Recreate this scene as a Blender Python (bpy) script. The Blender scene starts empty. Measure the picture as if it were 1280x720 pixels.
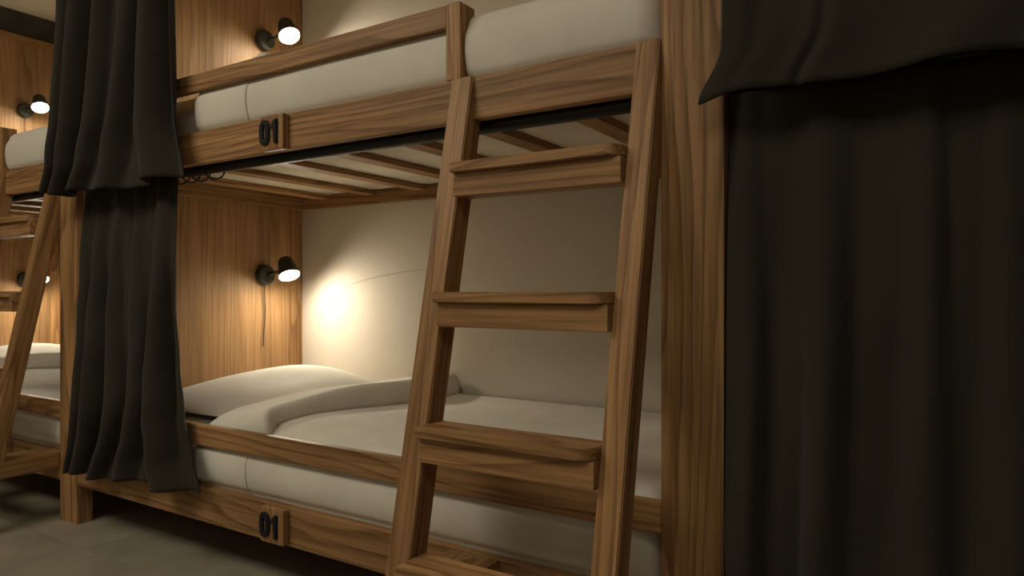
import bpy, bmesh, math, random
from mathutils import Vector, Matrix

random.seed(7)
scene = bpy.context.scene
COL = scene.collection
PI = math.pi

# ------------------------------------------------------------------ camera, world, light, exposure
cam_data = bpy.data.cameras.new('camera')
cam = bpy.data.objects.new('camera', cam_data)
COL.objects.link(cam)
cam.location = (0.0, -1.2, 0.7844)
cam.rotation_euler = (math.radians(90), 0, 0.5632)
cam_data.sensor_width = 36.0
cam_data.lens = 873.5 / 1280 * 36.0
cam_data.shift_y = 3.2 / 1280
cam_data.clip_start = 0.02
scene.camera = cam

world = bpy.data.worlds.new('world')
scene.world = world
world.use_nodes = True
world.node_tree.nodes['Background'].inputs[0].default_value = (1.0, 0.85, 0.65, 1)
world.node_tree.nodes['Background'].inputs[1].default_value = 0.02

scene.view_settings.view_transform = 'Standard'
scene.view_settings.look = 'None'
scene.view_settings.gamma = 1.0
scene.view_settings.exposure = 0.0
scene.view_settings.use_curve_mapping = False

def area_light(name, loc, sx, sy, power, col, rot=(0, 0, 0)):
    d = bpy.data.lights.new(name, 'AREA')
    d.shape = 'RECTANGLE'; d.size = sx; d.size_y = sy
    d.energy = power; d.color = col
    o = bpy.data.objects.new(name, d); COL.objects.link(o)
    o.location = loc; o.rotation_euler = rot
    return o

AISLE_LIGHTS = [(-2.2, -1.65, 20.0), (0.0, -1.65, 3.0)]
for lx, ly, pw_ in AISLE_LIGHTS:
    area_light('aisle_light', (lx, ly, 2.385), 1.5, 0.9, pw_, (1.0, 0.92, 0.755))
LAMP_STRENGTH = 240.0

# ------------------------------------------------------------------ node helpers / materials
def new_mat(name):
    m = bpy.data.materials.new(name); m.use_nodes = True
    nt = m.node_tree
    return m, nt, nt.nodes['Principled BSDF']

def N(nt, t, **kw):
    n = nt.nodes.new(t)
    for k, v in kw.items():
        setattr(n, k, v)
    return n

def ramp(nt, stops, interp='LINEAR'):
    r = N(nt, 'ShaderNodeValToRGB'); r.color_ramp.interpolation = interp
    el = r.color_ramp.elements
    while len(el) < len(stops): el.new(0.5)
    for e, (p, c) in zip(el, stops):
        e.position = p; e.color = (*c, 1)
    return r

def wood(name, axis, light, mid, dark, ring_scale=13.0, stretch=0.10, rough=0.5, fibre=0.75):
    """Grain along `axis`: growth rings around a far-off pith, bent by slow noise, plus fine fibre."""
    m, nt, b = new_mat(name)
    L = nt.links.new
    tc = N(nt, 'ShaderNodeTexCoord'); oi = N(nt, 'ShaderNodeObjectInfo')
    sep = N(nt, 'ShaderNodeSeparateXYZ'); L(tc.outputs['Object'], sep.inputs[0])
    order = {'X': (0, 1, 2), 'Y': (1, 0, 2), 'Z': (2, 0, 1)}[axis]
    com = N(nt, 'ShaderNodeCombineXYZ')
    for i, k in enumerate(order): L(sep.outputs[k], com.inputs[i])
    rnd = N(nt, 'ShaderNodeVectorMath', operation='MULTIPLY_ADD')
    rc = N(nt, 'ShaderNodeCombineXYZ')
    for i in range(3): L(oi.outputs['Random'], rc.inputs[i])
    L(rc.outputs[0], rnd.inputs[0]); rnd.inputs[1].default_value = (37.0, 0.9, 1.3)
    L(com.outputs[0], rnd.inputs[2])
    st = N(nt, 'ShaderNodeVectorMath', operation='MULTIPLY')
    L(rnd.outputs[0], st.inputs[0]); st.inputs[1].default_value = (stretch, 1, 1)
    n1 = N(nt, 'ShaderNodeTexNoise'); n1.inputs['Scale'].default_value = 5.0
    n1.inputs['Detail'].default_value = 2.0
    L(st.outputs[0], n1.inputs['Vector'])
    sub = N(nt, 'ShaderNodeVectorMath', operation='SUBTRACT'); L(n1.outputs['Color'], sub.inputs[0])
    sub.inputs[1].default_value = (.5, .5, .5)
    mad = N(nt, 'ShaderNodeVectorMath', operation='MULTIPLY_ADD')
    L(sub.outputs[0], mad.inputs[0]); mad.inputs[1].default_value = (0.0, 0.34, 0.34)
    L(st.outputs[0], mad.inputs[2])
    w = N(nt, 'ShaderNodeTexWave', wave_type='RINGS', rings_direction='X', wave_profile='SAW')
    w.inputs['Scale'].default_value = ring_scale
    w.inputs['Distortion'].default_value = 2.2
    w.inputs['Detail'].default_value = 2.0
    w.inputs['Detail Scale'].default_value = 2.0
    L(mad.outputs[0], w.inputs['Vector'])
    fv = N(nt, 'ShaderNodeVectorMath', operation='MULTIPLY'); L(rnd.outputs[0], fv.inputs[0])
    fv.inputs[1].default_value = (4, 130, 130)
    fib = N(nt, 'ShaderNodeTexNoise'); fib.inputs['Scale'].default_value = 1.0; fib.inputs['Detail'].default_value = 3
    L(fv.outputs[0], fib.inputs['Vector'])
    r1 = ramp(nt, [(0.0, light), (0.6, mid), (0.93, dark), (1.0, light)]); L(w.outputs['Fac'], r1.inputs[0])
    # slow tone drift over the board
    bv = N(nt, 'ShaderNodeVectorMath', operation='MULTIPLY'); L(rnd.outputs[0], bv.inputs[0])
    bv.inputs[1].default_value = (0.8, 9, 9)
    big = N(nt, 'ShaderNodeTexNoise'); big.inputs['Scale'].default_value = 1.0; L(bv.outputs[0], big.inputs['Vector'])
    rb = ramp(nt, [(0.3, (.72, .70, .68)), (0.7, (1.12, 1.10, 1.08))]); L(big.outputs['Fac'], rb.inputs[0])
    rf = ramp(nt, [(0.28, (.46, .42, .38)), (0.60, (1.10, 1.10, 1.10))]); L(fib.outputs['Fac'], rf.inputs[0])
    m1 = N(nt, 'ShaderNodeMix', data_type='RGBA', blend_type='MULTIPLY'); m1.inputs[0].default_value = 1.0
    L(r1.outputs[0], m1.inputs[6]); L(rb.outputs[0], m1.inputs[7])
    m2 = N(nt, 'ShaderNodeMix', data_type='RGBA', blend_type='MULTIPLY'); m2.inputs[0].default_value = fibre
    L(m1.outputs[2], m2.inputs[6]); L(rf.outputs[0], m2.inputs[7])
    L(m2.outputs[2], b.inputs['Base Color'])
    b.inputs['Roughness'].default_value = rough
    b.inputs['Specular IOR Level'].default_value = 0.3
    bp = N(nt, 'ShaderNodeBump'); bp.inputs['Strength'].default_value = 0.12; bp.inputs['Distance'].default_value = 0.002
    L(fib.outputs['Fac'], bp.inputs['Height']); L(bp.outputs[0], b.inputs['Normal'])
    return m

LI, MI, DA = (0.430, 0.248, 0.108), (0.385, 0.214, 0.090), (0.245, 0.126, 0.050)
WX = wood('oak_grain_x', 'X', LI, MI, DA)
WY = wood('oak_grain_y', 'Y', LI, MI, DA)
WZ = wood('oak_grain_z', 'Z', LI, MI, DA)
WP = wood('oak_veneer', 'Z', (0.40, 0.238, 0.110), (0.37, 0.213, 0.096), (0.295, 0.162, 0.069), ring_scale=12.0, stretch=0.07, fibre=0.5)

def fabric(name, col, bump=0.15, scale=700, rough=0.95, var=0.06):
    m, nt, b = new_mat(name); L = nt.links.new
    tc = N(nt, 'ShaderNodeTexCoord')
    n = N(nt, 'ShaderNodeTexNoise'); n.inputs['Scale'].default_value = scale; L(tc.outputs['Object'], n.inputs['Vector'])
    n2 = N(nt, 'ShaderNodeTexNoise'); n2.inputs['Scale'].default_value = 6; L(tc.outputs['Object'], n2.inputs['Vector'])
    r = ramp(nt, [(0.3, tuple(c * (1 - var) for c in col)), (0.7, tuple(c * (1 + var) for c in col))]); L(n2.outputs['Fac'], r.inputs[0])
    L(r.outputs[0], b.inputs['Base Color'])
    b.inputs['Roughness'].default_value = rough; b.inputs['Specular IOR Level'].default_value = 0.15
    bp = N(nt, 'ShaderNodeBump'); bp.inputs['Strength'].default_value = bump; bp.inputs['Distance'].default_value = 0.001
    L(n.outputs['Fac'], bp.inputs['Height']); L(bp.outputs[0], b.inputs['Normal'])
    return m

SHEET = fabric('cream_sheet', (0.74, 0.69, 0.58))
DUVET = fabric('cream_duvet', (0.70, 0.66, 0.57))
PILLOW = fabric('pillow_cotton', (0.62, 0.585, 0.52))
CURT = fabric('olive_curtain', (0.031, 0.0285, 0.0192), bump=0.3, scale=500, var=0.10)
CURT.node_tree.nodes['Principled BSDF'].inputs['Sheen Weight'].default_value = 0.08
CURT.node_tree.nodes['Principled BSDF'].inputs['Sheen Roughness'].default_value = 0.5

def plain(name, col, rough=0.5, metal=0.0, noise=0.0, nscale=20, bump=0.0):
    m, nt, b = new_mat(name); L = nt.links.new
    b.inputs['Base Color'].default_value = (*col, 1)
    b.inputs['Roughness'].default_value = rough; b.inputs['Metallic'].default_value = metal
    tc = N(nt, 'ShaderNodeTexCoord')
    n = N(nt, 'ShaderNodeTexNoise'); n.inputs['Scale'].default_value = nscale; n.inputs['Detail'].default_value = 6
    L(tc.outputs['Object'], n.inputs['Vector'])
    if noise:
        r = ramp(nt, [(0.3, tuple(c * (1 - noise) for c in col)), (0.7, tuple(c * (1 + noise) for c in col))])
        L(n.outputs['Fac'], r.inputs[0]); L(r.outputs[0], b.inputs['Base Color'])
    if bump:
        bp = N(nt, 'ShaderNodeBump'); bp.inputs['Strength'].default_value = bump; bp.inputs['Distance'].default_value = 0.004
        L(n.outputs['Fac'], bp.inputs['Height']); L(bp.outputs[0], b.inputs['Normal'])
    return m

BLACK = plain('black_metal', (0.012, 0.012, 0.011), 0.45, 0.3, 0.1)
NUMERAL = plain('black_numeral', (0.004, 0.004, 0.004), 0.8)
SHADE = plain('olive_black_enamel', (0.040, 0.038, 0.026), 0.8, 0.0)
PLASTER = plain('cream_plaster', (0.62, 0.565, 0.475), 0.9, 0, 0.03, 3, 0.02)
CEIL = plain('ceiling_paint', (0.76, 0.68, 0.55), 0.9, 0, 0.04, 2)
CONCRETE = plain('raw_concrete', (0.075, 0.068, 0.058), 0.85, 0, 0.25, 9, 0.25)
TILE = plain('cement_tile', (0.27, 0.234, 0.168), 0.62, 0, 0.20, 5, 0.04)
GROUT = plain('dark_grout', (0.16, 0.14, 0.10), 0.9)
BEIGE = plain('grey_beige_paint', (0.44, 0.40, 0.34), 0.9, 0, 0.03, 3)
LIGHT_ARC = plain('grey_light_arc', (0.42, 0.38, 0.31), 0.9)  # grey for the drawn edge of the lamp's light on the wall

def emitter(name, col, strength):
    m, nt, b = new_mat(name)
    b.inputs['Base Color'].default_value = (0.8, 0.8, 0.8, 1)
    b.inputs['Emission Color'].default_value = (*col, 1)
    b.inputs['Emission Strength'].default_value = strength
    return m
BULB = emitter('lit_diffuser', (1.0, 0.89, 0.69), LAMP_STRENGTH)
CEIL_LIT = emitter('ceiling_lamp_diffuser', (1.0, 0.92, 0.755), 2.0)

# ------------------------------------------------------------------ mesh helpers
def box_bm(lo, hi, bevel=0.0025, seg=2):
    bm = bmesh.new()
    bmesh.ops.create_cube(bm, size=1.0)
    lo, hi = Vector(lo), Vector(hi)
    c, s = (lo + hi) / 2, hi - lo
    for v in bm.verts: v.co = Vector((v.co.x * s.x, v.co.y * s.y, v.co.z * s.z)) + c
    if bevel:
        bmesh.ops.bevel(bm, geom=bm.edges[:], offset=bevel, segments=seg, profile=0.6, affect='EDGES')
    return bm

def link(name, bm, mat, parent=None, smooth=False):
    me = bpy.data.meshes.new(name)
    bmesh.ops.recalc_face_normals(bm, faces=bm.faces[:])
    bm.to_mesh(me); bm.free()
    me.materials.append(mat)
    if smooth:
        for p in me.polygons: p.use_smooth = True
    o = bpy.data.objects.new(name, me); COL.objects.link(o)
    if parent: o.parent = parent
    return o

def box(name, lo, hi, mat, parent=None, bevel=0.0025):
    return link(name, box_bm(lo, hi, bevel), mat, parent)

def tag(o, label, cat, group=None, kind=None):
    o['label'] = label; o['category'] = cat
    if group: o['group'] = group
    if kind: o['kind'] = kind
    return o

def thing(name, label, cat, loc=(0, 0, 0), group=None):
    o = bpy.data.objects.new(name, None); COL.objects.link(o)
    o.location = loc; o.empty_display_size = 0.1
    return tag(o, label, cat, group)

def struct(o):
    o['kind'] = 'structure'; return o

def tree_copy(o, parent=None, skip=()):
    c = o.copy(); COL.objects.link(c)
    if parent: c.parent = parent
    for ch in list(o.children):
        if ch.name.split('.')[0] not in skip: tree_copy(ch, c, skip)
    return c

def tube_bm(pts, r, n=10, closed=False):
    bm = bmesh.new(); rings = []
    P_ = [Vector(p) for p in pts]; k = len(P_)
    for i, p in enumerate(P_):
        a = P_[(i - 1) % k] if (closed or i > 0) else p
        b = P_[(i + 1) % k] if (closed or i < k - 1) else p
        t = (b - a).normalized()
        ref = Vector((0, 0, 1)) if abs(t.z) < 0.9 else Vector((1, 0, 0))
        u = t.cross(ref).normalized(); w = t.cross(u)
        rr = r[i] if isinstance(r, (list, tuple)) else r
        rings.append([bm.verts.new(p + (u * math.cos(2 * PI * j / n) + w * math.sin(2 * PI * j / n)) * rr) for j in range(n)])
    m = k if closed else k - 1
    for i in range(m):
        A, B = rings[i], rings[(i + 1) % k]
        for j in range(n): bm.faces.new((A[j], A[(j + 1) % n], B[(j + 1) % n], B[j]))
    if not closed:
        bm.faces.new(rings[0]); bm.faces.new(rings[-1])
    return bm

def lathe_bm(origin, axis, prof, n=28, cap0=True, cap1=True):
    """prof: list of (distance along axis, radius)"""
    a = Vector(axis).normalized(); ref = Vector((0, 0, 1)) if abs(a.z) < 0.9 else Vector((0, 1, 0))
    u = a.cross(ref).normalized(); w = a.cross(u); O = Vector(origin)
    bm = bmesh.new(); rings = []
    for d, r in prof:
        rings.append([bm.verts.new(O + a * d + (u * math.cos(2 * PI * j / n) + w * math.sin(2 * PI * j / n)) * max(r, 1e-4)) for j in range(n)])
    for A, B in zip(rings, rings[1:]):
        for j in range(n): bm.faces.new((A[j], A[(j + 1) % n], B[(j + 1) % n], B[j]))
    if cap0: bm.faces.new(rings[0])
    if cap1: bm.faces.new(rings[-1])
    return bm

def grid_bm(f, nu, nv):
    bm = bmesh.new()
    vs = [[bm.verts.new(f(i / nu, j / nv)) for j in range(nv + 1)] for i in range(nu + 1)]
    for i in range(nu):
        for j in range(nv):
            bm.faces.new((vs[i][j], vs[i + 1][j], vs[i + 1][j + 1], vs[i][j + 1]))
    return bm

def sstep(a, b, x):
    t = min(1, max(0, (x - a) / (b - a))); return t * t * (3 - 2 * t)

def lerp(a, b, t): return a + (b - a) * t

# ------------------------------------------------------------------ measured layout (metres; X along the bunks, Y into them)
PER = 2.1509                       # one bunk to the next
PXL, PXR = -0.4424, -0.3304        # partition post at the foot of the near bunk
BX0, BX1 = PXR - PER, PXL          # opening of the near bunk: head panel face .. foot post
YW = 0.962                         # back wall
CEILZ = 2.436

# ------------------------------------------------------------------ room
RX0, RX1, RY0 = PXR - 2 * PER - 0.040, 2.05, -2.6
fl = struct(box('floor', (RX0, RY0, -0.10), (RX1, YW, -0.012), GROUT, None, 0))
tile_mesh = {}
def tile(x0, x1, y0, y1):
    g = 0.001
    x0, x1, y0, y1 = max(x0, RX0) + g, min(x1, RX1) - g, max(y0, RY0) + g, min(y1, YW) - g
    if x1 - x0 < 0.02 or y1 - y0 < 0.02: return
    key = (round(x1 - x0, 3), round(y1 - y0, 3))
    if key not in tile_mesh:
        o = box('tile', (-(x1 - x0) / 2, -(y1 - y0) / 2, -0.012), ((x1 - x0) / 2, (y1 - y0) / 2, 0), TILE, fl, 0.0015)
        tile_mesh[key] = o.data
    else:
        o = bpy.data.objects.new('tile', tile_mesh[key]); COL.objects.link(o); o.parent = fl
    o.location = ((x0 + x1) / 2, (y0 + y1) / 2, 0)
for r in range(-5, 3):
    y0 = -0.10 + 0.6 * r
    off = -2.215 + (0.6 if r % 2 else 0)
    for k in range(-3, 5):
        tile(off + 1.2 * k, off + 1.2 * (k + 1), y0, y0 + 0.6)
struct(box('ceiling', (RX0 - .1, RY0 - .1, CEILZ), (RX1 + .1, YW + .1, CEILZ + .1), CEIL, None, 0))
wb = struct(box('wall_back', (RX0 - .1, YW, -.1), (RX1 + .1, YW + .1, CEILZ), PLASTER, None, 0))
struct(box('wall_left', (RX0 - .1, RY0 - .1, -.1), (RX0, YW, CEILZ), CONCRETE, None, 0))
struct(box('wall_right', (RX1, RY0 - .1, -.1), (RX1 + .1, YW, CEILZ), CONCRETE, None, 0))
struct(box('wall_front', (RX0, RY0 - .1, -.1), (RX1, RY0, CEILZ), BEIGE, None, 0))
# edge of the reading lamp's light cone, drawn as a thin grey line
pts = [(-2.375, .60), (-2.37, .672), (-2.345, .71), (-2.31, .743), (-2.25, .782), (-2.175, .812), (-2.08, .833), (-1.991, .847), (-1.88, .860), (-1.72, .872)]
link('drawn_light_arc', tube_bm([(x, YW, z) for x, z in pts], [.0008, .001, .0014, .0014, .0017, .0017, .0018, .0018, .0016, .001], 6), LIGHT_ARC, wb)

for (lx, ly, pw_), where in zip(AISLE_LIGHTS, ('facing the gathered curtains', 'facing the closed curtains')):
    t = thing('ceiling_light', 'flat rectangular ceiling light over the aisle ' + where, 'lamp', (lx, ly, CEILZ - .0005))
    box('housing', (-.78, -.48, -.035), (.78, .48, 0), BLACK, t, .003)
    box('diffuser', (-.75, -.45, -.040), (.75, .45, -.0352), CEIL_LIT, t, 0)

# ------------------------------------------------------------------ partitions (post + panel between bunks)
def partition(label, x=PXL, w=PXR - PXL):
    t = thing('bed_partition', label, 'partition', (x, 0, 0), 'wood partitions between the bunks')
    box('post', (0, 0, 0), (w, 0.052, 2.285), WZ, t, .002)
    # panel hangs between post and wall, clear of the floor
    box('panel', (0.002, 0.0525, 0.133), (w - 0.004, 0.895, 2.245), WP, t, .001)
    box('stile', (0.002, 0.8955, 0.133), (w - 0.002, YW - .001, 2.245), WZ, t, .002)
    box('top_rail', (0.002, 0.0525, 2.2455), (w, YW - .001, 2.285), WY, t, .002)
    return t
part0 = partition('wide oak post and partition at the foot of the near bunk, right of its ladder')
pl_ = [('oak partition post left of the near bunk with its lit head panel behind the gathered curtain', -PER),
       ('oak partition past the closed curtains at the far right', PER)]
for lab, dx in pl_:
    c = tree_copy(part0); c.location.x += dx; c['label'] = lab
partition('oak head panel at far left against the concrete wall, seen behind the far ladder', RX0 + .001, .039)

# ------------------------------------------------------------------ bunk frame
BW = BX1 - BX0
def bunk(label):
    t = thing('bunk_bed', label, 'bunk bed', (BX0, 0, 0), 'oak bunk beds in a row')
    g = 0.0008
    x0, x1 = g, BW - g
    box('side_rail', (x0, 0.001, 1.145), (x1, 0.026, 1.236), WX, t)
    box('side_rail', (x0, 0.001, 0.1325), (x1, 0.026, 0.231), WX, t)
    gp0, gp1 = -0.927 - BX0, -0.889 - BX0
    box('guard_rail', (x0, 0.001, 1.353), (gp0 - .0005, 0.021, 1.4015), WX, t)
    box('guard_rail', (x0, 0.002, 0.346), (x1, 0.021, 0.4045), WX, t)
    box('guard_post', (gp0, 0.0, 1.2365), (gp1, 0.055, 1.4025), WZ, t)
    for z0, z1 in ((1.145, 1.2), (0.132, 0.187)):
        box('end_rail', (x0, 0.076, z0), (0.026, YW - .024, z1), WY, t)
        box('end_rail', (BW - 0.026, 0.076, z0), (x1, YW - .024, z1), WY, t)
        box('back_rail', (x0, YW - .022, z0), (x1, YW - .001, z1), WX, t)
    s0 = None
    for k in range(7):
        xr = -0.693 - 0.2655 * k - BX0
        if s0 is None:
            s0 = box('slat', (-.058, .027, 1.181), (0, YW - .0225, 1.1995), WY, t, .0025)
        else:
            o = s0.copy(); COL.objects.link(o); s0_ = o
        (s0 if k == 0 else s0_).location.x = xr
    box('base_board', (.0265, .027, .168), (BW - .0265, YW - .0225, .1865), WX, t, .001)
    return t

def numeral_zero(h, w, s, dep):
    n = 28; outer = []; inner = []
    def oval(a, hw, hh):
        c, s_ = math.cos(a), math.sin(a); e = 0.7
        return hw * math.copysign(abs(c) ** e, c), hh * math.copysign(abs(s_) ** e, s_)
    bm = bmesh.new(); R = []
    for yy, ins in ((0, 0), (-dep * .7, 0), (-dep, s * .22)):
        o_ = []; i_ = []
        for k in range(n):
            a = 2 * PI * k / n
            x, z = oval(a, w / 2 - ins, h / 2 - ins); o_.append(bm.verts.new((x, yy, z)))
            x, z = oval(a, w / 2 - s + ins, h / 2 - s + ins); i_.append(bm.verts.new((x, yy, z)))
        R.append((o_, i_))
    for (o1, i1), (o2, i2) in zip(R, R[1:]):
        for k in range(n):
            j = (k + 1) % n
            bm.faces.new((o1[k], o1[j], o2[j], o2[k])); bm.faces.new((i1[j], i1[k], i2[k], i2[j]))
    for (o_, i_) in (R[0], R[-1]):
        for k in range(n):
            j = (k + 1) % n; bm.faces.new((o_[k], o_[j], i_[j], i_[k]))
    return bm

def prism_bm(poly, dep):
    bm = bmesh.new()
    a = [bm.verts.new((x, 0, z)) for x, z in poly]; b = [bm.verts.new((x, -dep, z)) for x, z in poly]
    bm.faces.new(a); bm.faces.new(b[::-1])
    for k in range(len(poly)):
        j = (k + 1) % len(poly); bm.faces.new((a[k], a[j], b[j], b[k]))
    bmesh.ops.bevel(bm, geom=[e for e in bm.edges if all(abs(v.co.y + dep) < 1e-6 for v in e.verts)], offset=.0016, segments=2, affect='EDGES')
    return bm

def plate(parent, cx, cz):
    p = box('number_plate', (cx - .044, -.020, cz - .0455), (cx + .044, 0.0005, cz + .0455), WZ, parent, .005)
    o = link('numeral', numeral_zero(.064, .038, .0140, .007), NUMERAL, p); o.location = (cx - .0225, -.0201, cz + .001)
    h = .060
    o = link('numeral', prism_bm([(.003, -h / 2), (.0145, -h / 2), (.0145, h / 2), (.006, h / 2), (-.0065, h / 2 - .013), (-.0065, h / 2 - .024), (.003, h / 2 - .017)], .007), NUMERAL, p)
    o.location = (cx + .0115, -.0201, cz + .001)

bunk0 = bunk('near oak bunk bed in the middle with number plates reading 01')
bunkL = tree_copy(bunk0); bunkL.location.x -= PER
bunkL['label'] = 'oak bunk bed at far left beyond the gathered curtains'
bunkR = tree_copy(bunk0, None, ('guard_post',)); bunkR.location.x += PER
bunkR['label'] = 'oak bunk bed on the right hidden behind closed curtains'
plate(bunk0, -1.4725 - BX0, 1.1885)
plate(bunk0, -1.4725 - BX0, 0.183)

# ------------------------------------------------------------------ ladder
def ladder(label):
    t = thing('bunk_ladder', label, 'ladder', (-0.908, 0, 0), 'ladders leaning on the bunks')
    K = 0.211
    TY = 0.052                                     # horizontal thickness of the leaning rail
    zt = 1.236
    yf = lambda z: -K * (zt - z) - 0.004
    W = 0.465
    for a, b in ((0, .055), (W - .045, W)):
        bm = bmesh.new()
        # side outline: lean, top tapered to sit flat on the front of the side rail
        ztouch = zt - (TY - 0.004 + 0.001) / K
        out = [(yf(0), 0), (yf(zt), zt), (-.0008, zt), (-.0008, 1.2), (-.0008, 1.1445), (yf(1.1445) + TY, 1.1445), (yf(0) + TY, 0)]
        A = [bm.verts.new((a, y, z)) for y, z in out]; B = [bm.verts.new((b, y, z)) for y, z in out]
        bm.faces.new(A); bm.faces.new(B[::-1])
        for k in range(len(out)):
            j = (k + 1) % len(out); bm.faces.new((A[k], A[j], B[j], B[k]))
        bmesh.ops.recalc_face_normals(bm, faces=bm.faces[:])
        es = [e for e in bm.edges if abs(e.verts[0].co.x - e.verts[1].co.x) < 1e-6 and abs((e.verts[0].co - e.verts[1].co).z) > .2]
        bmesh.ops.bevel(bm, geom=es, offset=.0025, segments=2, affect='EDGES')
        # local frame: lean the object so the grain follows the rail
        ang = math.atan(K)
        M = Matrix.Rotation(ang, 4, 'X')
        bm.transform(M)
        o = link('rail', bm, WZ, t); o.rotation_euler.x = -ang
    for ztop in (1.041, 0.782, 0.529, 0.286):
        xa, xb = 0.0555, W - .0455
        y1 = yf(ztop) + .042; y0 = yf(ztop) - .040; r = .032
        outl = [(xa, y1), (xb, y1), (xb, y0 + r)]
        for k in range(1, 9):
            a = k / 8 * PI / 2
            outl.append((xb - r + r * math.cos(a), y0 + r - r * math.sin(a)))
        outl.append((xa, y0))
        bm = bmesh.new()
        A = [bm.verts.new((x, y, ztop)) for x, y in outl]; B = [bm.verts.new((x, y, ztop - .021)) for x, y in outl]
        bm.faces.new(A); bm.faces.new(B[::-1])
        for k in range(len(outl)):
            j = (k + 1) % len(outl); bm.faces.new((A[k], A[j], B[j], B[k]))
        bmesh.ops.recalc_face_normals(bm, faces=bm.faces[:])
        es = [e for e in bm.edges if abs(e.verts[0].co.z - e.verts[1].co.z) < 1e-6]
        bmesh.ops.bevel(bm, geom=es, offset=.002, segments=2, affect='EDGES')
        link('tread', bm, WX, t)
        ya = yf(ztop - .04) - .019
        box('riser', (xa, ya, ztop - .068), (xb, ya + .052, ztop - .0212), WX, t, .002)
    for xa in (.0, W - .118):
        box('bracket', (xa, -.176, .175), (xa + .118, -.0006, .2315), WY, t, .002)
    return t
lad0 = ladder('oak step ladder with four treads leaning on the near bunk')
ladL = tree_copy(lad0); ladL.location.x -= PER
ladL['label'] = 'oak ladder at the left edge leaning on the far left bunk'

# ------------------------------------------------------------------ bedding
def resample(prof, n):
    P_ = [Vector(p) for p in prof]
    # Catmull-Rom through the profile points, then n+1 samples by parameter
    res = []
    for k in range(n + 1):
        t = k / n * (len(P_) - 1); i = min(int(t), len(P_) - 2); f = t - i
        p0, p1, p2, p3 = P_[max(i - 1, 0)], P_[i], P_[i + 1], P_[min(i + 2, len(P_) - 1)]
        res.append(0.5 * ((2 * p1) + (-p0 + p2) * f + (2 * p0 - 5 * p1 + 4 * p2 - p3) * f * f + (-p0 + 3 * p1 - 3 * p2 + p3) * f ** 3))
    return res

NS = 72
def profiles(upper):
    """cross sections (Y, Z): mattress skin, duvet, folded band; all start inside the side rail and end at the wall"""
    if not upper:
        z0, gb = 0.1885, 0.346
        duv = [(.034, z0 + .006), (.030, .232), (.018, .252), (.0115, .285), (.015, .322), (.0245, .348), (.029, .372), (.044, .391), (.085, .402), (.2, .404), (.45, .401), (.75, .397), (.945, .392)]
        band = [(.031, z0 + .008), (.0280, .232), (.0145, .252), (.0085, .285), (.0125, .322), (.0225, .346), (.0235, .378), (.034, .409), (.080, .428), (.2, .440), (.45, .448), (.75, .446), (.945, .436)]
        mat = [(.064, z0), (.060, .232), (.058, .252), (.058, .285), (.058, .320), (.060, .345), (.068, .362), (.085, .3695), (.12, .371), (.2, .372), (.45, .372), (.75, .372), (.935, .371)]
    else:
        z0 = 1.2005
        duv = [(.034, z0 + .006), (.030, 1.237), (.018, 1.258), (.0115, 1.295), (.0135, 1.330), (.0235, 1.353), (.034, 1.372), (.054, 1.386), (.10, 1.396), (.2, 1.400), (.45, 1.400), (.75, 1.396), (.945, 1.392)]
        band = [(.031, z0 + .008), (.0280, 1.237), (.0145, 1.258), (.0085, 1.295), (.0110, 1.330), (.0225, 1.352), (.0275, 1.378), (.044, 1.402), (.09, 1.424), (.2, 1.436), (.45, 1.444), (.75, 1.442), (.945, 1.432)]
        mat = [(.068, z0), (.064, 1.237), (.063, 1.258), (.063, 1.290), (.063, 1.325), (.065, 1.350), (.071, 1.362), (.085, 1.3695), (.12, 1.371), (.2, 1.372), (.45, 1.372), (.75, 1.372), (.935, 1.371)]
    return resample(mat, NS), resample(duv, NS), resample(band, NS)

def xsamples(a, b, ends, n):
    """dense columns near both ends and at the listed places"""
    xs = set(round(a + (b - a) * k / n, 5) for k in range(n + 1))
    for k in range(12):
        d = ends * (k / 12) ** 2
        xs.add(round(a + d, 5)); xs.add(round(b - d, 5))
    return sorted(xs)

def strip_mesh(xs, fn):
    bm = bmesh.new()
    V = [[bm.verts.new(fn(x, j)) for j in range(NS + 1)] for x in xs]
    for i in range(len(xs) - 1):
        for j in range(NS):
            bm.faces.new((V[i][j], V[i + 1][j], V[i + 1][j + 1], V[i][j + 1]))
    return bm

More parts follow.
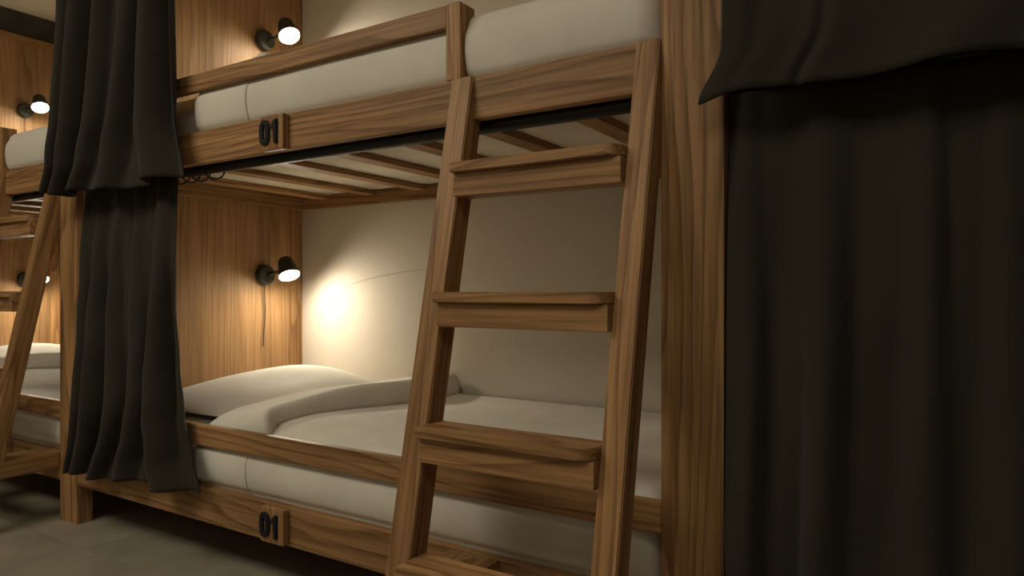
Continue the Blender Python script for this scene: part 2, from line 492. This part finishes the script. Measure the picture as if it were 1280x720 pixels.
def bed(upper, dx, lab_m, lab_d, notch):
    M, Dv, Bd = profiles(upper)
    rng = random.Random(3 + int(upper))
    # mattress: closed rounded body over the whole opening
    x0, x1 = BX0 + .03 + dx, BX1 - .03 + dx
    bm = bmesh.new(); rings = []
    prof = [(p.x, p.y) for p in M] + [(.935, M[0].y)]
    cy = .5; cz = (M[0].y + M[-1].y) / 2
    for d, sh in ((0, .03), (.006, .012), (.018, .003), (.035, 0)):
        rings.append((x0 + d, sh))
    for d, sh in ((.035, 0), (.018, .003), (.006, .012), (0, .03)):
        rings.append((x1 - d, sh))
    R = []
    for x, sh in rings:
        R.append([bm.verts.new((x, cy + (y - cy) * (1 - sh / .45), cz + (z - cz) * (1 - sh / .09))) for y, z in prof])
    for A, B in zip(R, R[1:]):
        for j in range(len(prof)):
            k = (j + 1) % len(prof); bm.faces.new((A[j], A[k], B[k], B[j]))
    bm.faces.new(R[0]); bm.faces.new(R[-1])
    m = link('mattress', bm, SHEET, None, True)
    tag(m, lab_m, 'mattress', 'bunk mattresses')
    # duvet: wraps the front edge, ends taper down to the mattress
    d0, d1 = -1.852 + dx, BX1 - .012 + dx
    xs = xsamples(d0, d1, .06, 90)
    if notch: xs = sorted(set(xs + [round(v + dx, 5) for v in (-.936, -.9325, -.929, -.8875, -.8845, -.881)]))
    ph = [rng.uniform(0, 6.28) for _ in range(6)]
    def dfn(x, j):
        e = min(x - d0, d1 - x)
        r = .045
        q = 1.0 if e >= r else math.sqrt(max(0, 1 - (1 - e / r) ** 2))
        s = j / NS
        p = M[j].lerp(Dv[j], q)
        out = (Dv[j] - M[j]).normalized() if (Dv[j] - M[j]).length > 1e-5 else Vector((0, 1))
        p = p + out * .002 * (1 - q)
        xx = x - dx
        y, z = p.x, p.y
        if s > .62:                                   # soft swells on top
            a = sstep(.62, .78, s) * q * sstep(.995, .93, s)
            z += a * (.006 * math.sin(4.1 * xx + ph[0] + 3 * y) + .004 * math.sin(9 * xx + ph[1] - 5 * y) + .0045 * math.sin(6 * y + ph[2] - 2.3 * xx))
        elif s < .45:
            y += .0012 * math.sin(7 * xx + ph[3]) * q
        if notch:
            k = sstep(-.9325, -.929, xx) * (1 - sstep(-.8875, -.8845, xx))
            if p.y > 1.212 and y < .0575: y = lerp(y, .0575, k)
        return (x, y, z)
    d = link('duvet', strip_mesh(xs, dfn), DUVET, None, True)
    so = d.modifiers.new('thick', 'SOLIDIFY'); so.thickness = .0015; so.offset = 0
    tag(d, lab_d, 'duvet', 'duvets on the bunks')
    # folded-back band lying over the duvet
    b0, b1 = -1.862 + dx, -1.603 + dx
    xs = xsamples(0, 1, .30, 34)
    def bfn(u, j):
        s = j / NS; y_ = Bd[j].x
        on_top = sstep(.45, .58, s)
        # right edge wanders along the bed, stays straight on the front face
        wob = on_top * (.048 * math.exp(-((y_ - .03) / .05) ** 2) - .018 * math.exp(-((y_ - .33) / .16) ** 2) + .014 * sstep(.7, .95, y_))
        right = (b1 - .011 * (1 - on_top)) + wob
        left = b0 + on_top * (.05 * math.exp(-((y_ - .05) / .08) ** 2) - .004 * sstep(.15, .6, y_))
        x = lerp(left, right, u)
        eL, eR = x - left, right - x
        rL, rR = .05, lerp(.006, .034, on_top)
        q = 1.0
        if eL < rL: q *= math.sqrt(max(0, 1 - (1 - eL / rL) ** 2))
        if eR < rR: q *= math.sqrt(max(0, 1 - (1 - eR / rR) ** 2))
        dv = Vector(dfn(max(x, d0 + .0001), j)); base = Vector((dv.y, dv.z))
        tgt = Bd[j].copy()
        lift = on_top * .026 * sstep(.30, 1.0, u)
        tgt.y += lift + on_top * .004 * math.sin(13 * y_ + 2)
        o_ = (Bd[j] - Dv[j]).normalized() if (Bd[j] - Dv[j]).length > 1e-5 else Vector((0, 1))
        p = base.lerp(tgt, q) + o_ * .0012 * (1 - q)
        return (x, p.x, p.y)
    b = link('folded_band', strip_mesh(xs, bfn), DUVET, d, True)
    so = b.modifiers.new('thick', 'SOLIDIFY'); so.thickness = .0015; so.offset = 1
    return m, d

bed(False, 0, 'thick mattress on the lower level of the near bunk', 'cream duvet with folded edge on the near lower bunk', False)
bed(True, 0, 'mattress on the upper level of the near bunk, seen between its slats', 'cream duvet bulging behind the guard rail of the near upper bunk', True)
bed(False, -PER, 'mattress on the lower level of the far left bunk', 'cream duvet on the far left lower bunk behind the ladder', False)
bed(True, -PER, 'mattress on the upper level of the far left bunk', 'cream duvet on the far left upper bunk below its lamp', True)

def pillow(loc, label):
    hx, hy, hz = .284, .400, .0565
    n = 40
    def top(sgn):
        def f(u, v):
            a, b = 2 * u - 1, 2 * v - 1
            a = math.sin(a * PI / 2); b = math.sin(b * PI / 2)
            k = max(0, (1 - abs(a) ** 2.2)) ** .8 * max(0, (1 - abs(b) ** 2.2)) ** (.8 if sgn > 0 else .6)
            pinch = 1 - .05 * (a * a) * (1 - b * b) - 0.0
            pinch2 = 1 - .05 * (b * b) * (1 - a * a)
            z = hz * k * (1.75 if sgn > 0 else -.35)
            if sgn > 0: z *= 1 + .22 * b + .05 * math.sin(2.2 * a + 1.1 * b + .4) - .05 * math.cos(3 * b) - .20 * math.exp(-((a - .45) / .28) ** 2 - ((b + .15) / .45) ** 2)
            return (hx * a * pinch2, hy * b * pinch, z)
        return f
    bm = grid_bm(top(1), n, n)
    b2 = grid_bm(top(-1), n, n)
    me = bpy.data.meshes.new('t'); b2.to_mesh(me); b2.free(); bm.from_mesh(me); bpy.data.meshes.remove(me)
    bmesh.ops.remove_doubles(bm, verts=bm.verts[:], dist=.0004)
    o = link('pillow', bm, PILLOW, None, True)
    o.location = loc
    tag(o, label, 'pillow', 'pillows on the lower bunks')
    return o
p0 = pillow((-2.172, .545, .3925), 'plump pale pillow against the wood panel of the near lower bunk')
pL = p0.copy(); COL.objects.link(pL); pL.location.x -= PER
pL['label'] = 'pale pillow on the far left lower bunk, glimpsed behind the ladder'

# ------------------------------------------------------------------ reading lamps
def lamp(label, z, dz):
    t = thing('reading_lamp', label, 'lamp', (BX0, .752, z), 'reading lamps on the head panels')
    link('wall_base', lathe_bm((-.0035, 0, 0), (1, 0, 0), [(0, .040), (.001, .0425), (.020, .0425), (.026, .039), (.028, .034)]), SHADE, t, False)
    ax = Vector((.50, -.13, -.86)).normalized()
    lens = Vector((-2.352 - BX0, .778 - .752, dz))
    back = lens - ax * .082
    hub = lens - ax * .034
    link('arm', tube_bm([(.024, .0, .0), (.036, .018, (hub.z) * .25), (hub.x * .85, hub.y * .6, hub.z * .8)], .0065, 10), SHADE, t, True)
    sh = [(-.088, .001), (-.0875, .010), (-.085, .019), (-.080, .0265), (-.072, .031), (-.055, .0345), (-.02, .041), (.0, .0445), (.0, .0430), (-.003, .0423)]
    s = link('lamp_shade', lathe_bm(lens, ax, sh, 36, True, False), SHADE, t, True)
    link('bulb_diffuser', lathe_bm(lens, ax, [(-.003, .0420), (.0015, .0408), (.0052, .034), (.0082, .020), (.0092, .004)], 32, True, True), BULB, s, True)
    cord = [(.006, -.002, -.036), (.006, -.002, -.08), (.006, .003, -.14), (.006, .001, -.19), (.006, -.006, -.24), (.006, -.008, -.303)]
    link('cord', tube_bm(cord, .0022, 8), SHADE, t, True)
    return t
lmp0 = lamp('small black reading lamp lit over the pillow of the near lower bunk', .850, -.003)
for lab, dx, dz in (('small black reading lamp lit on the near upper bunk panel', 0, .997),
                    ('lit black reading lamp on the far left lower panel, half behind the ladder', -PER, 0),
                    ('lit black reading lamp on the far left upper panel', -PER, .997)):
    c = tree_copy(lmp0); c.location.x += dx; c.location.z += dz; c['label'] = lab
    if dz:
        for ch in c.children:
            if ch.name.startswith(('lamp_shade',)): ch.location.z = .007

# ------------------------------------------------------------------ curtain rods and curtains
def rod(label, x0, x1, y, z, r):
    o = link('curtain_rod', tube_bm([(x0, y, z), (x1, y, z)], r, 18), BLACK, None, False)
    return tag(o, label, 'curtain rod', 'curtain rods across the bunks')
RY, RZ = .0555, 1.1415
rod('thick black curtain rod under the upper side rail of the near bunk', BX0 + .001, BX1 - .001, RY, RZ, .0165)
rod('black curtain rod under the upper side rail of the far left bunk', BX0 - PER + .001, BX1 - PER - .001, RY, RZ, .0165)
rod('black curtain rod behind the closed right-hand curtains', PXR + .001, PXR + BW - .001, RY, RZ, .0165)
rod('black curtain rod high above the near upper bunk', BX0 - .05, PXL + .05, -.062, 2.20, .014)
rod('black curtain rod high above the right upper bunk', PXR - .06, PXR + BW + .05, -.062, 2.20, .014)

def ring(parent, x, y, z, r=.0235, tilt=0.25):
    pts = []
    for k in range(20):
        a = 2 * PI * k / 20
        pts.append((x + r * math.sin(a) * math.sin(tilt), y + r * math.sin(a) * math.cos(tilt), z + r * math.cos(a)))
    return link('ring', tube_bm(pts, .0026, 8, True), BLACK, parent, True)

def fold_phase(ridges):
    """u -> phase where each listed u is a ridge (integer phase)"""
    rs = [ridges[0] - (ridges[1] - ridges[0])] + list(ridges) + [ridges[-1] + (ridges[-1] - ridges[-2])]
    def ph(u):
        for i in range(len(rs) - 1):
            if u <= rs[i + 1] or i == len(rs) - 2:
                return i + (u - rs[i]) / (rs[i + 1] - rs[i])
    return ph

def curtain(label, z_top, z_hem, xl, xr, yc, amp, ridges, sweep, hem, nu=170, nv=90, skew=.10, sharp=1.0, group='dark olive curtains on the bunks'):
    ph = fold_phase(ridges)
    def f(u, v):
        # columns lean with `sweep` towards the hem while both side edges keep their own line
        uu = u + sweep(v) * math.sin(PI * u)
        a, b = xl(v), xr(v)
        x = lerp(a, b, uu)
        p = ph(u)
        p2 = p + skew * math.sin(2 * PI * p)
        h = math.cos(2 * PI * p2)
        h = math.copysign(abs(h) ** sharp, h)
        edge = sstep(0, .03, u) * sstep(1, .97, u)
        A = amp(u, v)
        y = yc(u, v) - A * h * (0.35 + .65 * edge)
        y -= .15 * A * math.sin(2 * PI * (2.3 * p + 1.1 * v))
        x += .25 * A * math.sin(4 * PI * p)
        z = lerp(z_top, z_hem, v)
        dz = hem(u)
        z += dz * sstep(.72, 1, v)
        return (x, y, z)
    bm = grid_bm(f, nu, nv)
    o = link('curtain', bm, CURT, None, True)
    so = o.modifiers.new('thick', 'SOLIDIFY'); so.thickness = .0028; so.offset = 0
    tag(o, label, 'curtain', group)
    return o

# upper curtain of the near bunk, gathered at its head end
def pw(v, pts):
    for (a, x), (b, y) in zip(pts, pts[1:]):
        if v <= b: return lerp(x, y, sstep(a, b, v) * .5 + .5 * (v - a) / (b - a))
    return pts[-1][1]
cu = curtain('dark olive curtain gathered at the head of the near upper bunk', 2.1755, 1.100,
        lambda v: pw(v, [(0, -2.418), (.80, -2.420), (.92, -2.446), (1, -2.500)]),
        lambda v: pw(v, [(0, -1.880), (.5, -1.862), (.85, -1.832), (1, -1.785)]),
        lambda u, v: -.064 - .004 * sstep(.8, 1, v),
        lambda u, v: lerp(.030, .046, v) * (.85 + .25 * math.sin(7 * u + 1)) * (1 - .25 * sstep(.85, 1, v)),
        [.03, .19, .42, .66, .90], lambda v: -.24 * sstep(.3, 1.08, v) ** 1.25,
        lambda u: .006 * math.sin(14 * u + 1) - .004)
for k in range(6):
    ring(cu, -2.40 + .09 * k, -.062, 2.194, .0235, .35)
# lower curtain of the near bunk
def ylow(u, v):
    return lerp(.030, -.052, min(1, v / .78)) - .010 * sstep(.85, 1, v)
cl = curtain('dark olive curtain gathered at the head of the near lower bunk', 1.1243, 0.203,
        lambda v: pw(v, [(0, -2.477), (.2, -2.465), (.4, -2.425), (.6, -2.377), (.78, -2.350), (.9, -2.363), (1, -2.395)]),
        lambda v: pw(v, [(0, -1.960), (.2, -1.940), (.4, -1.918), (.6, -1.880), (.75, -1.842), (.9, -1.790), (1, -1.732)]),
        ylow,
        lambda u, v: lerp(.007, .040, sstep(0, .75, v)) * (.85 + .2 * math.sin(9 * u)) * (1 - .25 * sstep(.88, 1, v)),
        [.02, .19, .40, .63, .86], lambda v: -.20 * sstep(.50, 1.05, v) ** 2.2,
        lambda u: .034 * u * u + .005 * math.sin(12 * u))
for k, x in enumerate((-2.44, -2.35, -2.26, -2.17, -2.08, -1.985, -1.931, -1.884, -1.815)):
    ring(cl, x, RY, RZ - .0072, .0268, .20 + .2 * (k % 3))
# right-hand bunk: closed curtains
def yru(u, v):
    x = lerp(-.32, 1.60, u)
    bill = math.exp(-((x - .045) / .06) ** 2) * .026 + math.exp(-((x + .25) / .04) ** 2) * .010
    crease = .014 * math.exp(-((x - lerp(-.120, -.168, sstep(.4, 1, v))) / .011) ** 2)
    return -.046 - sstep(.82, 1, v) * bill + crease
cr = curtain('dark olive curtain closed across the right upper bunk', 2.1755, 1.106,
        lambda v: -.318 - .040 * sstep(.90, 1, v) ** 1.5, lambda v: 1.62,
        yru, lambda u, v: .009 * (.7 + .5 * math.sin(11 * u + 2)) * (1 - .3 * sstep(.85, 1, v)),
        [.01, .085, .175, .235, .31, .37, .45, .53, .60, .69, .78, .86, .95], lambda v: -.012 * sstep(.3, 1, v),
        lambda u: -.012 * math.exp(-(u / .02) ** 2) + .003 * math.sin(40 * u), nu=420)
for k in range(14):
    ring(cr, -.29 + .14 * k, -.062, 2.194, .0235, .3)
cr2 = curtain('dark olive curtain closed across the right lower bunk', 1.1243, 0.150,
        lambda v: pw(v, [(0, -.326), (.75, -.313), (1, -.301)]), lambda v: 1.62,
        ylow, lambda u, v: lerp(.006, .017, sstep(0, .6, v)) * (.75 + .4 * math.sin(10 * u + 1)),
        [.012, .075, .15, .20, .27, .33, .40, .47, .55, .63, .70, .78, .86, .94], lambda v: -.012 * sstep(.3, 1, v),
        lambda u: .004 * math.sin(30 * u), nu=420)
for k in range(14):
    ring(cr2, -.29 + .14 * k, RY, RZ - .0072, .0268, .3)
